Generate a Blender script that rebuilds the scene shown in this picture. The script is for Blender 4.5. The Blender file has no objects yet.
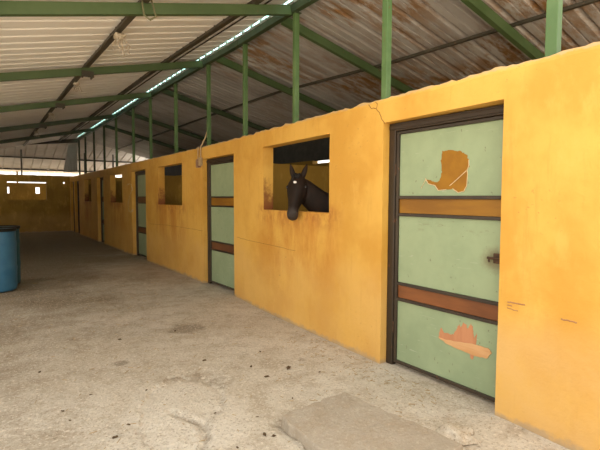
import bpy, bmesh, math, random
from mathutils import Vector, Matrix, noise
C = bpy.context.scene.collection
S = bpy.context.scene
random.seed(7)
PI = math.pi

# ------------------------------------------------------------------ camera
YAW, PITCH, ROLL = 0.61285, 0.060, 0.004
def make_camera():
    cam = bpy.data.cameras.new('camera')
    o = bpy.data.objects.new('camera', cam); C.objects.link(o)
    cy, sy, cp, sp = math.cos(YAW), math.sin(YAW), math.cos(PITCH), math.sin(PITCH)
    F = Vector((sy*cp, cy*cp, -sp)); R = Vector((cy, -sy, 0)); U = R.cross(F)
    cr, sr = math.cos(ROLL), math.sin(ROLL)
    R2 = cr*R + sr*U; U2 = -sr*R + cr*U
    m = Matrix((R2, U2, -F)).transposed().to_4x4()
    m.translation = (-2.87, 0.0, 1.5)
    o.matrix_world = m
    cam.sensor_width = 36.0; cam.lens = 27.0
    cam.clip_start = 0.05; cam.clip_end = 300
    S.camera = o
make_camera()

# ------------------------------------------------------------------ light
S.view_settings.view_transform = 'Standard'
S.view_settings.look = 'None'
S.view_settings.gamma = 1.0
S.view_settings.use_curve_mapping = False
S.view_settings.exposure = 0.98

world = bpy.data.worlds.new('world'); S.world = world
world.use_nodes = True
wn = world.node_tree.nodes; wl = world.node_tree.links
wn.clear()
wo = wn.new('ShaderNodeOutputWorld'); bg = wn.new('ShaderNodeBackground')
bg.inputs[0].default_value = (1.0, 0.965, 0.90, 1); bg.inputs[1].default_value = 1.15
wl.new(bg.outputs[0], wo.inputs[0])

def sun():
    d = bpy.data.lights.new('sun', 'SUN'); d.energy = 9.5; d.angle = math.radians(0.6); d.color = (1, 0.95, 0.87)
    o = bpy.data.objects.new('sun', d); C.objects.link(o)
    o.rotation_euler = Vector((-0.34, -0.50, -0.80)).to_track_quat('-Z', 'Y').to_euler()
sun()

def area(name, loc, direction, sx, sy, power, color):
    d = bpy.data.lights.new(name, 'AREA'); d.shape = 'RECTANGLE'; d.size = sx; d.size_y = sy
    d.energy = power; d.color = color
    o = bpy.data.objects.new(name, d); C.objects.link(o)
    o.location = loc; o.rotation_euler = Vector(direction).to_track_quat('-Z', 'Y').to_euler()
    return o
# daylight that comes in through the open end of the stable behind the camera, and off the sunlit yard there
area('daylight_open_end', (-2.2, -3.4, 1.6), (0.0, 1, 0.06), 5.5, 3.0, 20, (1.0, 0.96, 0.90))

# ------------------------------------------------------------------ materials
class NT:
    def __init__(s, name):
        s.m = bpy.data.materials.new(name); s.m.use_nodes = True
        s.t = s.m.node_tree; s.b = s.t.nodes['Principled BSDF']
        s.tc = None
    def n(s, typ, **kw):
        nd = s.t.nodes.new(typ)
        for k, v in kw.items(): setattr(nd, k, v)
        return nd
    def l(s, a, b): s.t.links.new(a, b)
    def put(s, sock, v):
        if hasattr(v, 'is_linked') or isinstance(v, bpy.types.NodeSocket): s.l(v, sock)
        else:
            if isinstance(v, (tuple, list)) and len(v) == 3 and sock.type == 'RGBA': v = (*v, 1)
            sock.default_value = v
    def obj(s):
        if not s.tc: s.tc = s.n('ShaderNodeTexCoord').outputs['Object']
        return s.tc
    def mapped(s, scale=(1, 1, 1), loc=(0, 0, 0)):
        mp = s.n('ShaderNodeMapping'); s.l(s.obj(), mp.inputs[0])
        mp.inputs['Scale'].default_value = scale; mp.inputs['Location'].default_value = loc
        return mp.outputs[0]
    def noise(s, scale, detail=4, rough=0.55, stretch=(1, 1, 1), loc=(0, 0, 0), dist=0.0):
        nz = s.n('ShaderNodeTexNoise'); s.l(s.mapped(stretch, loc), nz.inputs['Vector'])
        nz.inputs['Scale'].default_value = scale; nz.inputs['Detail'].default_value = detail
        nz.inputs['Roughness'].default_value = rough; nz.inputs['Distortion'].default_value = dist
        return nz.outputs['Fac']
    def math(s, op, a, b=0.0, c=None, clamp=False):
        nd = s.n('ShaderNodeMath', operation=op); nd.use_clamp = clamp
        s.put(nd.inputs[0], a); s.put(nd.inputs[1], b)
        if c is not None: s.put(nd.inputs[2], c)
        return nd.outputs[0]
    def ramp(s, v, lo, hi, a=0.0, b=1.0):
        nd = s.n('ShaderNodeMapRange'); nd.interpolation_type = 'SMOOTHSTEP'
        s.put(nd.inputs[0], v)
        for i, x in enumerate((lo, hi, a, b)): nd.inputs[i+1].default_value = x
        return nd.outputs[0]
    def mix(s, f, a, b, mode='MIX'):
        nd = s.n('ShaderNodeMix', data_type='RGBA', blend_type=mode)
        s.put(nd.inputs[0], f); s.put(nd.inputs[6], a); s.put(nd.inputs[7], b)
        return nd.outputs[2]
    def xyz(s):
        nd = s.n('ShaderNodeSeparateXYZ'); s.l(s.obj(), nd.inputs[0]); return nd.outputs
    def normal(s):
        g = s.n('ShaderNodeNewGeometry'); nd = s.n('ShaderNodeSeparateXYZ'); s.l(g.outputs['True Normal'], nd.inputs[0]); return nd.outputs
    def bump(s, h, strength=0.3, dist=0.01):
        nd = s.n('ShaderNodeBump'); nd.inputs['Strength'].default_value = strength; nd.inputs['Distance'].default_value = dist
        s.l(h, nd.inputs['Height']); s.l(nd.outputs[0], s.b.inputs['Normal'])
    def done(s, color, rough=0.7, metal=0.0, spec=0.3):
        s.put(s.b.inputs['Base Color'], color); s.put(s.b.inputs['Roughness'], rough)
        s.b.inputs['Metallic'].default_value = metal; s.b.inputs['Specular IOR Level'].default_value = spec
        return s.m

def simple(name, c1, c2, scale=8, rough=0.6, metal=0.0, spec=0.3, stretch=(1, 1, 1), lo=0.35, hi=0.65, bump=0.0):
    t = NT(name); f = t.ramp(t.noise(scale, 5, 0.6, stretch), lo, hi)
    if bump: t.bump(t.noise(scale*6, 3), bump, 0.004)
    return t.done(t.mix(f, c1, c2), rough, metal, spec)

WINDOWS = [(3.64, 5.12), (8.38, 9.84), (12.95, 14.34), (17.3, 18.6)]
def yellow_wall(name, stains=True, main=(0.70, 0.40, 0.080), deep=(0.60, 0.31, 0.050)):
    t = NT(name); o = t.xyz(); X, Y, Z = o[0], o[1], o[2]; nrm = t.normal()
    col = t.mix(t.ramp(t.noise(1.3, 4, 0.6), 0.38, 0.66), main, deep)
    col = t.mix(t.math('MULTIPLY', t.ramp(t.noise(5, 6, 0.65, (1, 1, 0.45)), 0.52, 0.75), 0.45), col, (0.76, 0.455, 0.11))
    dr = t.math('MULTIPLY', t.ramp(t.noise(6, 5, 0.7, (1, 2.2, 0.22)), 0.55, 0.72), 0.38)
    col = t.mix(dr, col, (0.52, 0.27, 0.045))
    # lower render coat, dustier, with a crooked upper edge
    zz = t.math('ADD', Z, t.math('MULTIPLY', t.math('SUBTRACT', t.noise(0.9, 4), 0.5), 0.7))
    low = t.math('MULTIPLY', t.ramp(zz, 0.98, 0.55), t.ramp(t.noise(2.2, 6, 0.65), 0.3, 0.6, 0.35, 0.75))
    low = t.math('MULTIPLY', low, t.ramp(Y, 3.4, 1.6, 0.45, 1.0))
    col = t.mix(low, col, (0.66, 0.40, 0.145))
    if stains:
        for a, b in WINDOWS:
            m = t.math('MULTIPLY', t.ramp(Y, a-0.5, a+0.25), t.ramp(Y, b+0.35, b-0.3))
            m = t.math('MULTIPLY', m, t.math('MULTIPLY', t.ramp(Z, 1.5, 1.3), t.ramp(Z, 0.35, 0.95)))
            m = t.math('MULTIPLY', m, t.ramp(t.noise(3.2, 6, 0.7, (1, 1, 0.35)), 0.36, 0.66))
            col = t.mix(t.math('MULTIPLY', m, 0.75), col, (0.50, 0.19, 0.025))
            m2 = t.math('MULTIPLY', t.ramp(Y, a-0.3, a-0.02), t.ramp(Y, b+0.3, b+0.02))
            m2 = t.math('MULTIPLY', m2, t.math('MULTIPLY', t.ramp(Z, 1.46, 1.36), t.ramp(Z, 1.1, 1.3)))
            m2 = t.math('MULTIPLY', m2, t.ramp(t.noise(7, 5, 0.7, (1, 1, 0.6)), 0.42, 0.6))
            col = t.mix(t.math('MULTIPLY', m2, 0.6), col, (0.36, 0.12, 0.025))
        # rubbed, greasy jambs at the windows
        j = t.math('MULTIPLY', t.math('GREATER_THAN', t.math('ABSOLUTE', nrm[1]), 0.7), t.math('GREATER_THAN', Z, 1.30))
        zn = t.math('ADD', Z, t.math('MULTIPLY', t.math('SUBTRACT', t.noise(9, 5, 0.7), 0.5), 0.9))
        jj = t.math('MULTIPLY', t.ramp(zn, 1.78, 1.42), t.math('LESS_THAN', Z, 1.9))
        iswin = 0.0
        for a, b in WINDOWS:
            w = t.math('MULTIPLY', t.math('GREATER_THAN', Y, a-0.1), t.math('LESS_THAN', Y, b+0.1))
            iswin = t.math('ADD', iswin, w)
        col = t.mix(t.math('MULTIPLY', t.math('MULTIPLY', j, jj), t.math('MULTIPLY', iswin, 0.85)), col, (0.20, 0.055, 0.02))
        # bare mortar along the broken top edge
        top = t.ramp(t.math('ADD', Z, t.math('MULTIPLY', t.math('SUBTRACT', t.noise(14, 4, 0.7), 0.5), 0.06)), 2.352, 2.372)
        col = t.mix(t.math('MULTIPLY', top, 0.75), col, (0.50, 0.36, 0.20))
    # cement showing along the foot
    ft = t.ramp(t.math('ADD', Z, t.math('MULTIPLY', t.math('SUBTRACT', t.noise(6, 5, 0.7), 0.5), 0.16)), 0.06, 0.005)
    col = t.mix(t.math('MULTIPLY', ft, 0.7), col, (0.36, 0.28, 0.19))
    # chips and scuffs
    sc = t.ramp(t.noise(30, 3, 0.62, (1, 0.8, 1)), 0.64, 0.69)
    sc = t.math('MULTIPLY', sc, t.ramp(t.noise(1.7, 3, 0.6, (1, 1, 1), (5, 2, 1)), 0.45, 0.65))
    col = t.mix(t.math('MULTIPLY', sc, 0.55), col, (0.38, 0.19, 0.05))
    h = t.math('ADD', t.math('MULTIPLY', t.noise(4, 5, 0.6), 1.0), t.math('MULTIPLY', t.noise(40, 3, 0.6), 0.18))
    t.bump(h, 0.6, 0.02)
    return t.done(col, 0.62, 0, 0.25)

def concrete(name, a=(0.60, 0.54, 0.45), b=(0.50, 0.43, 0.335), dirt_falloff=True, speck=1.0):
    t = NT(name); o = t.xyz(); X, Y, Z = o[0], o[1], o[2]
    col = t.mix(t.ramp(t.noise(0.8, 6, 0.62), 0.35, 0.66), a, b)
    col = t.mix(t.math('MULTIPLY', t.ramp(t.noise(4.5, 7, 0.72, loc=(2, 2, 2)), 0.44, 0.62), 0.55), col, (0.36, 0.285, 0.20))
    if dirt_falloff:
        d = t.math('ADD', t.math('MULTIPLY', X, -0.16), t.math('MULTIPLY', Y, 0.085))  # brown dirt to the left, plus light fall-off down the aisle painted in
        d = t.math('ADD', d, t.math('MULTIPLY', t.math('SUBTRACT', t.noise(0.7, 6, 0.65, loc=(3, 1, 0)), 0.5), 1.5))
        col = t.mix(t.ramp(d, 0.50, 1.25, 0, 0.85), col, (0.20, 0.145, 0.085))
        ex = t.math('ADD', X, 1.75); ey = t.math('SUBTRACT', Y, 2.95)
        er = t.math('SQRT', t.math('ADD', t.math('MULTIPLY', ex, ex), t.math('MULTIPLY', t.math('MULTIPLY', ey, ey), 0.5)))
        er = t.math('ADD', er, t.math('MULTIPLY', t.math('SUBTRACT', t.noise(6, 5, 0.7), 0.5), 0.35))
        col = t.mix(t.ramp(er, 0.45, 0.36, 0, 0.45), col, (0.66, 0.60, 0.51))
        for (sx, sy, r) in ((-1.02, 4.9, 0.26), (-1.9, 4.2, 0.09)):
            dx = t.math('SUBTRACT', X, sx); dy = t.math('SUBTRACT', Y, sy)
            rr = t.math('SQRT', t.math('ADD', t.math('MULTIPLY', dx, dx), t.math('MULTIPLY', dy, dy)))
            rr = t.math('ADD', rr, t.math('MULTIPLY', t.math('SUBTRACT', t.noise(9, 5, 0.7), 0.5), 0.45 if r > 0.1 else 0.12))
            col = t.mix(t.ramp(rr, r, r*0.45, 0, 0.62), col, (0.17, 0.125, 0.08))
        at = t.n('ShaderNodeAttribute'); at.attribute_name = 'grime_shade'
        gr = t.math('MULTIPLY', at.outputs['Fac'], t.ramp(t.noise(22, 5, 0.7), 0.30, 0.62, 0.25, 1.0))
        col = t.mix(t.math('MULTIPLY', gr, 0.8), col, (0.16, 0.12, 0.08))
    sp = t.ramp(t.noise(34, 4, 0.75), 0.52, 0.64)
    col = t.mix(t.math('MULTIPLY', sp, 0.7*speck), col, (0.70, 0.62, 0.50))
    sp2 = t.ramp(t.noise(48, 3, 0.7, loc=(7, 3, 2)), 0.55, 0.66)
    col = t.mix(t.math('MULTIPLY', sp2, 0.6*speck), col, (0.23, 0.18, 0.12))
    fl = t.ramp(t.noise(13, 6, 0.75, loc=(1, 9, 2)), 0.60, 0.70)
    col = t.mix(t.math('MULTIPLY', fl, 0.35), col, (0.28, 0.215, 0.14))
    h = t.math('ADD', t.math('MULTIPLY', t.noise(9, 6, 0.7), 1.0), t.math('MULTIPLY', t.noise(60, 4, 0.7), 0.35))
    t.bump(h, 0.9, 0.025)
    return t.done(col, 0.88, 0, 0.2)

def roof_metal(name, a, b, rust, amount, lo=0.5, hi=0.66, rough=0.5, metal=0.0, zone=False):
    t = NT(name); o = t.xyz()
    col = t.mix(t.ramp(t.noise(1.1, 4, 0.6, (0.5, 1, 1)), 0.35, 0.65), a, b)
    r = t.ramp(t.noise(5.5, 7, 0.72, (0.35, 1.3, 1)), lo, hi)
    r = t.math('MULTIPLY', r, t.ramp(t.noise(0.8, 3, 0.55, (0.7, 0.8, 1), (2, 4, 0)), 0.34, 0.55))
    if zone:
        r = t.math('MULTIPLY', r, t.math('MULTIPLY', t.ramp(o[0], 0.1, 0.6), t.ramp(o[1], 9.5, 5.5, 0.25, 1.0)))
    col = t.mix(t.math('MULTIPLY', r, amount), col, rust)
    return t.done(col, rough, metal, 0.35)

def metal_paint(name, main, worn, rust=(0.14, 0.07, 0.03), rough=0.5):
    t = NT(name)
    col = t.mix(t.ramp(t.noise(3, 5, 0.6), 0.4, 0.65), main, worn)
    r = t.ramp(t.noise(16, 5, 0.7, (1, 1, 0.5)), 0.64, 0.70)
    col = t.mix(t.math('MULTIPLY', r, 0.8), col, rust)
    t.bump(t.noise(30, 3), 0.1, 0.004)
    return t.done(col, rough, 0, 0.4)

M = {}
M['yellow'] = yellow_wall('yellow_limewash')
M['yellow_shaded'] = yellow_wall('yellow_limewash_shaded', False, (0.36, 0.205, 0.028), (0.27, 0.15, 0.018))  # same limewash darkened to paint in the unlit stalls and far end
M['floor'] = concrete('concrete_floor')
M['slab'] = concrete('concrete_slab', (0.42, 0.36, 0.285), (0.35, 0.295, 0.225), False, 0.3)
M['patch'] = concrete('concrete_rubble', (0.58, 0.51, 0.41), (0.5, 0.42, 0.32), False)
M['yard'] = concrete('yard_ground', (0.55, 0.48, 0.38), (0.48, 0.40, 0.30), False)
M['roof_l'] = roof_metal('pale_roof_sheet', (0.86, 0.835, 0.79), (0.80, 0.77, 0.72), (0.42, 0.32, 0.2), 0.3, 0.55, 0.75, 0.55)
M['roof_r'] = roof_metal('weathered_roof_sheet', (0.48, 0.455, 0.43), (0.34, 0.315, 0.295), (0.24, 0.125, 0.045), 1.0, 0.42, 0.58, 0.45, 0.0, True)
M['roof_w'] = roof_metal('grey_roof_sheet', (0.66, 0.62, 0.57), (0.55, 0.51, 0.46), (0.3, 0.2, 0.1), 0.3)
M['green'] = metal_paint('green_steel_paint', (0.075, 0.14, 0.045), (0.105, 0.175, 0.062))
M['rafter_g'] = metal_paint('olive_green_paint', (0.055, 0.092, 0.03), (0.07, 0.11, 0.04))
M['green_dark_shaded'] = metal_paint('dark_shaded_green_paint', (0.035, 0.055, 0.022), (0.05, 0.07, 0.03))  # dark ridge green; on far rafters and posts it paints in shade
M['purlin'] = metal_paint('dull_brown_steel', (0.045, 0.036, 0.022), (0.06, 0.048, 0.03))
M['frame'] = metal_paint('dark_brown_steel', (0.036, 0.022, 0.012), (0.030, 0.021, 0.012), (0.13, 0.05, 0.02), 0.45)
M['rail'] = metal_paint('door_dark_steel', (0.032, 0.022, 0.014), (0.05, 0.033, 0.018), (0.14, 0.06, 0.025), 0.45)
def door_green(name):
    t = NT(name)
    col = t.mix(t.ramp(t.noise(2.2, 5, 0.6), 0.35, 0.68), (0.305, 0.37, 0.215), (0.25, 0.315, 0.18))
    s = t.ramp(t.noise(8, 6, 0.7, (1, 1, 0.35)), 0.56, 0.74)
    col = t.mix(t.math('MULTIPLY', s, 0.3), col, (0.27, 0.30, 0.17))
    o = t.xyz()
    dy = t.math('ADD', o[1], 0.47); dz = t.math('SUBTRACT', o[2], 1.06)
    rr = t.math('SQRT', t.math('ADD', t.math('MULTIPLY', dy, dy), t.math('MULTIPLY', t.math('MULTIPLY', dz, dz), 2.0)))
    rr = t.math('ADD', rr, t.math('MULTIPLY', t.math('SUBTRACT', t.noise(20, 5, 0.7), 0.5), 0.12))
    col = t.mix(t.ramp(rr, 0.17, 0.05, 0, 0.75), col, (0.16, 0.125, 0.06))
    sm = t.math('MULTIPLY', t.ramp(t.noise(12, 6, 0.75, (1, 0.6, 2.0)), 0.56, 0.68), t.math('MULTIPLY', t.ramp(o[2], 1.18, 1.32), t.ramp(o[2], 1.36, 1.345)))
    col = t.mix(t.math('MULTIPLY', sm, 0.7), col, (0.17, 0.14, 0.06))
    scr = t.ramp(t.noise(16, 2, 0.5, (1, 0.25, 3.0), dist=1.5), 0.70, 0.73)
    col = t.mix(t.math('MULTIPLY', scr, 0.4), col, (0.46, 0.47, 0.36))
    d = t.ramp(t.noise(30, 2, 0.5, (1, 1, 0.7)), 0.71, 0.75)
    col = t.mix(t.math('MULTIPLY', d, 0.7), col, (0.15, 0.13, 0.07))
    t.bump(t.noise(6, 4), 0.12, 0.01)
    return t.done(col, 0.5, 0, 0.35)
M['door_green'] = door_green('pale_green_paint')
M['board_y'] = simple('ochre_board', (0.30, 0.135, 0.009), (0.22, 0.092, 0.007), 5, 0.5, 0, 0.35, (1, 0.3, 1.5))
M['board_b'] = simple('brown_board', (0.23, 0.078, 0.020), (0.14, 0.045, 0.012), 5, 0.45, 0, 0.4, (1, 0.3, 1.5))
M['board_d'] = simple('dark_brown_board', (0.16, 0.06, 0.022), (0.11, 0.045, 0.018), 5, 0.45, 0, 0.4, (1, 0.3, 1.5))
M['peel'] = simple('ochre_bare_patch', (0.31, 0.14, 0.009), (0.26, 0.112, 0.008), 7, 0.6)
M['torn'] = simple('torn_pale_edge', (0.72, 0.58, 0.36), (0.62, 0.46, 0.25), 20, 0.8)
M['scrape'] = simple('pinkish_bare_patch', (0.52, 0.235, 0.115), (0.46, 0.20, 0.095), 12, 0.8, stretch=(1, 1, 0.2))
M['wood'] = simple('raw_splintered_wood', (0.62, 0.36, 0.17), (0.55, 0.29, 0.12), 9, 0.8, stretch=(1, 0.25, 2))
M['iron'] = simple('rusty_iron', (0.05, 0.03, 0.018), (0.10, 0.055, 0.03), 20, 0.6, 0.3)
M['crack'] = simple('crack_dark', (0.30, 0.15, 0.035), (0.22, 0.10, 0.025), 20, 0.9)
M['scuff'] = simple('scuff_brown', (0.42, 0.22, 0.10), (0.35, 0.17, 0.07), 30, 0.9)
M['chalk'] = simple('chalk_white', (0.70, 0.56, 0.33), (0.62, 0.42, 0.16), 25, 0.9)
M['box'] = simple('box_grey_pink', (0.36, 0.22, 0.14), (0.26, 0.13, 0.075), 18, 0.6)
M['cond'] = simple('conduit_grey', (0.50, 0.36, 0.20), (0.42, 0.28, 0.14), 12, 0.6)
M['cable'] = simple('cable_dark', (0.03, 0.024, 0.018), (0.05, 0.04, 0.03), 12, 0.6)
M['cable_g'] = simple('cable_olive', (0.17, 0.17, 0.09), (0.12, 0.11, 0.06), 12, 0.6)
M['web'] = simple('dusty_fibre', (0.55, 0.48, 0.38), (0.34, 0.28, 0.2), 30, 0.95)
M['clod'] = simple('dry_dung', (0.075, 0.045, 0.022), (0.12, 0.075, 0.035), 30, 0.95, bump=0.4)
M['straw'] = simple('straw_bits', (0.42, 0.29, 0.13), (0.30, 0.2, 0.08), 30, 0.9)
M['blue'] = simple('blue_plastic', (0.03, 0.13, 0.24), (0.045, 0.16, 0.27), 5, 0.4, 0, 0.45)
M['blue_d'] = simple('dark_blue_plastic', (0.02, 0.085, 0.12), (0.03, 0.10, 0.135), 5, 0.45, 0, 0.4)
M['black'] = simple('black_steel', (0.012, 0.011, 0.01), (0.025, 0.02, 0.016), 10, 0.5, 0.2)
M['galv'] = simple('galvanised', (0.45, 0.44, 0.41), (0.35, 0.33, 0.3), 10, 0.4, 0.6)
M['dark_sheet'] = simple('dark_grey_sheet', (0.07, 0.065, 0.055), (0.05, 0.046, 0.04), 6, 0.7)
M['brown_door'] = simple('dark_door_sheet', (0.10, 0.055, 0.03), (0.07, 0.04, 0.02), 5, 0.6)
M['hair'] = simple('black_hair', (0.006, 0.005, 0.004), (0.014, 0.01, 0.008), 40, 0.65, stretch=(1, 1, 0.2))
M['eye'] = simple('eye_dark', (0.004, 0.003, 0.003), (0.012, 0.006, 0.004), 9, 0.08, 0, 0.6)
def ridge_plastic():
    t = NT('translucent_ridge'); nt = t.t
    tr = t.n('ShaderNodeBsdfTranslucent'); tr.inputs[0].default_value = (0.30, 0.62, 0.58, 1)
    tp = t.n('ShaderNodeBsdfTransparent'); tp.inputs[0].default_value = (0.85, 1.0, 0.99, 1)
    mx = t.n('ShaderNodeMixShader'); mx.inputs[0].default_value = 1.0
    t.l(tp.outputs[0], mx.inputs[1]); t.l(tr.outputs[0], mx.inputs[2])
    t.l(mx.outputs[0], nt.nodes['Material Output'].inputs['Surface'])
    return t.m
M['ridge'] = ridge_plastic()

# ------------------------------------------------------------------ helpers
def tag(o, label, cat, group=None, kind=None):
    o['label'] = label; o['category'] = cat
    if group: o['group'] = group
    if kind: o['kind'] = kind
    return o
def empty(name, loc=(0, 0, 0), rz=0.0):
    o = bpy.data.objects.new(name, None); C.objects.link(o); o.location = loc; o.rotation_euler = (0, 0, rz)
    o.empty_display_size = 0.2
    return o
class MB:
    def __init__(s): s.bm = bmesh.new()
    def box(s, x0, x1, y0, y1, z0, z1, bevel=0.0):
        g = bmesh.ops.create_cube(s.bm, size=1.0)
        for v in g['verts']:
            v.co = Vector(((x0+x1)/2 + v.co.x*(x1-x0), (y0+y1)/2 + v.co.y*(y1-y0), (z0+z1)/2 + v.co.z*(z1-z0)))
        if bevel:
            es = list({e for v in g['verts'] for e in v.link_edges})
            bmesh.ops.bevel(s.bm, geom=es, offset=bevel, segments=2, affect='EDGES', profile=0.5)
        return s
    def bar(s, a, b, w, h, up=(0, 0, 1), bevel=0.004):
        a, b = Vector(a), Vector(b); d = (b-a); L = d.length; d.normalize()
        side = d.cross(Vector(up)).normalized(); u = side.cross(d).normalized()
        g = bmesh.ops.create_cube(s.bm, size=1.0)
        for v in g['verts']:
            v.co = (a+b)/2 + d*(v.co.x*L) + side*(v.co.y*w) + u*(v.co.z*h)
        if bevel:
            es = list({e for v in g['verts'] for e in v.link_edges})
            bmesh.ops.bevel(s.bm, geom=es, offset=bevel, segments=2, affect='EDGES', profile=0.5)
        return s
    def tube(s, pts, r, n=8, caps=True):
        pts = [Vector(p) for p in pts]; rs = r if isinstance(r, (list, tuple)) else [r]*len(pts)
        rings = []; ref = None
        for i, p in enumerate(pts):
            d = (pts[min(i+1, len(pts)-1)] - pts[max(i-1, 0)]).normalized()
            if ref is None: ref = Vector((0, 0, 1)) if abs(d.z) < 0.9 else Vector((1, 0, 0))
            u = (ref - d*ref.dot(d)).normalized(); ref = u; w = d.cross(u)
            rings.append([s.bm.verts.new(p + (u*math.cos(2*PI*k/n) + w*math.sin(2*PI*k/n))*rs[i]) for k in range(n)])
        for a, b in zip(rings, rings[1:]):
            for k in range(n): s.bm.faces.new((a[k], a[(k+1) % n], b[(k+1) % n], b[k]))
        if caps:
            s.bm.faces.new(list(reversed(rings[0]))); s.bm.faces.new(rings[-1])
        return s
    def lathe(s, prof, n=32, cx=0, cy=0, close=False):
        rings = []
        for (r, z) in prof:
            rings.append([s.bm.verts.new((cx+r*math.cos(2*PI*k/n), cy+r*math.sin(2*PI*k/n), z)) for k in range(n)])
        for a, b in zip(rings, rings[1:]):
            for k in range(n): s.bm.faces.new((a[k], a[(k+1) % n], b[(k+1) % n], b[k]))
        s.bm.faces.new(list(reversed(rings[0]))); s.bm.faces.new(rings[-1])
        return s
    def loft(s, rings):
        R = [[s.bm.verts.new(p) for p in r] for r in rings]; n = len(R[0])
        for a, b in zip(R, R[1:]):
            for k in range(n): s.bm.faces.new((a[k], a[(k+1) % n], b[(k+1) % n], b[k]))
        s.bm.faces.new(list(reversed(R[0]))); s.bm.faces.new(R[-1])
        return s
    def plate(s, poly, x, t):
        """polygon in (y,z) at plane x, with thickness t towards -x"""
        a = [s.bm.verts.new((x, y, z)) for y, z in poly]; b = [s.bm.verts.new((x-t, y, z)) for y, z in poly]
        n = len(poly); s.bm.faces.new(a); s.bm.faces.new(list(reversed(b)))
        for k in range(n): s.bm.faces.new((a[k], a[(k+1) % n], b[(k+1) % n], b[k]))
        return s
    def blob(s, c, r, seed=0, sub=2, rough=0.35, flat=1.0):
        g = bmesh.ops.create_icosphere(s.bm, subdivisions=sub, radius=1.0)
        for v in g['verts']:
            q = v.co.copy(); k = 1 + rough*noise.noise(q*1.7 + Vector((seed*3.1, seed*1.7, seed)))
            v.co = Vector(c) + Vector((q.x*r[0], q.y*r[1], q.z*r[2]))*k
        return s
    def build(s, name, mat, parent=None, smooth=False):
        bmesh.ops.recalc_face_normals(s.bm, faces=s.bm.faces)
        me = bpy.data.meshes.new(name); s.bm.to_mesh(me); s.bm.free()
        me.materials.append(mat if not isinstance(mat, str) else M[mat])
        if smooth:
            for p in me.polygons: p.use_smooth = True
        o = bpy.data.objects.new(name, me); C.objects.link(o)
        if parent: o.parent = parent
        return o
def interp(x, xs, ys):
    if x <= xs[0]: return ys[0]
    for i in range(len(xs)-1):
        if x <= xs[i+1]: return ys[i] + (ys[i+1]-ys[i])*(x-xs[i])/(xs[i+1]-xs[i])
    return ys[-1]
KY = [-2, 1.2, 3, 4.5, 6, 7.5, 10, 25]; KX = [-.1, -.04, .03, .1, .2, .255, .26, .26]
wx = lambda y: interp(y, KY, KX)                       # the wall is not quite straight
RYK = [0, 4.5, 7.4, 10.3, 22]; RZK = [3.57, 3.635, 3.74, 3.755, 3.73]
rz = lambda y: interp(y, RYK, RZK)                     # underside of rafters at the ridge
rx = lambda y: wx(max(y, 4.0))+0.075 - 0.02             # ridge line, over the wall
def under(x, y): return rz(y) - (0.232*(rx(y)-x) if x < rx(y) else 0.24*(x-rx(y)))

# ------------------------------------------------------------------ setting
def frange(a, b, st):
    n = max(1, int(round((b-a)/st))); return [a+(b-a)*i/n for i in range(n+1)]
def breaks(edges, st):
    out = []
    for a, b in zip(edges, edges[1:]): out += frange(a, b, st(a))[:-1]
    return out+[edges[-1]]
def grid_wall(name, ys, zs, holes, front, back, jag, mat):
    """wall of cells along y (or any run), with rectangular holes; front/back map (y,z)->point"""
    bm = bmesh.new(); vf = {}; vb = {}
    ny, nz = len(ys), len(zs)
    def hole(i, k):
        y, z = (ys[i]+ys[i+1])/2, (zs[k]+zs[k+1])/2
        return any(a < y < b and c < z < d for a, b, c, d in holes)
    def V(d, f, i, k):
        if (i, k) not in d: d[(i, k)] = bm.verts.new(f(ys[i], zs[k], k == nz-1))
        return d[(i, k)]
    solid = {(i, k) for i in range(ny-1) for k in range(nz-1) if not hole(i, k)}
    for (i, k) in solid:
        q = [(i, k), (i+1, k), (i+1, k+1), (i, k+1)]
        bm.faces.new([V(vf, front, *p) for p in reversed(q)])
        bm.faces.new([V(vb, back, *p) for p in q])
        for (di, dk, a, b) in ((-1, 0, 3, 0), (1, 0, 1, 2), (0, -1, 0, 1), (0, 1, 2, 3)):
            if (i+di, k+dk) not in solid:
                bm.faces.new([V(vf, front, *q[a]), V(vf, front, *q[b]), V(vb, back, *q[b]), V(vb, back, *q[a])])
    bmesh.ops.recalc_face_normals(bm, faces=bm.faces)
    me = bpy.data.meshes.new(name); bm.to_mesh(me); bm.free(); me.materials.append(mat)
    o = bpy.data.objects.new(name, me); C.objects.link(o); return o

WT = 0.15
DOORS = [(1.70, 2.85), (6.10, 7.36), (10.76, 11.98), (15.3, 16.25), (19.75, 20.75), (20.98, 21.85)]
def wfront(y, z, top):
    n = noise.noise(Vector((y*0.9, z*0.9, 3)))*0.012 + noise.noise(Vector((y*4, z*4, 9)))*0.003
    if top:
        z += noise.noise(Vector((y*6.5, 0, 1)))*0.022 + noise.noise(Vector((y*19, 2, 1)))*0.012
    elif z > 2.3: z += noise.noise(Vector((y*2.5, 0, 4)))*0.01
    return (wx(y)+n+(0.012 if top else 0), y, z)
def wback(y, z, top):
    if top: z += noise.noise(Vector((y*5.5, 7, 1)))*0.025 - 0.01
    return (wx(y)+WT, y, z)
edges_y = sorted([-0.6]+[e for d in DOORS for e in d]+[e for w in WINDOWS for e in w]+[22.05])
ys = breaks(edges_y, lambda a: 0.04 if a < 8 else 0.12)
zs = [0]+frange(0.0, 1.345, 0.12)[1:]+frange(1.345, 2.16, 0.12)[1:]+[2.25, 2.34, 2.375]
HOLES = [(a, b, -1, 2.16) for a, b in DOORS]+[(a, b, 1.345, 2.16) for a, b in WINDOWS]
w = grid_wall('wall_right', ys, zs, HOLES, wfront, wback, True, M['yellow'])
tag(w, 'long yellow stall wall with doorways and window openings along the aisle', 'wall', kind='structure')

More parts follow.
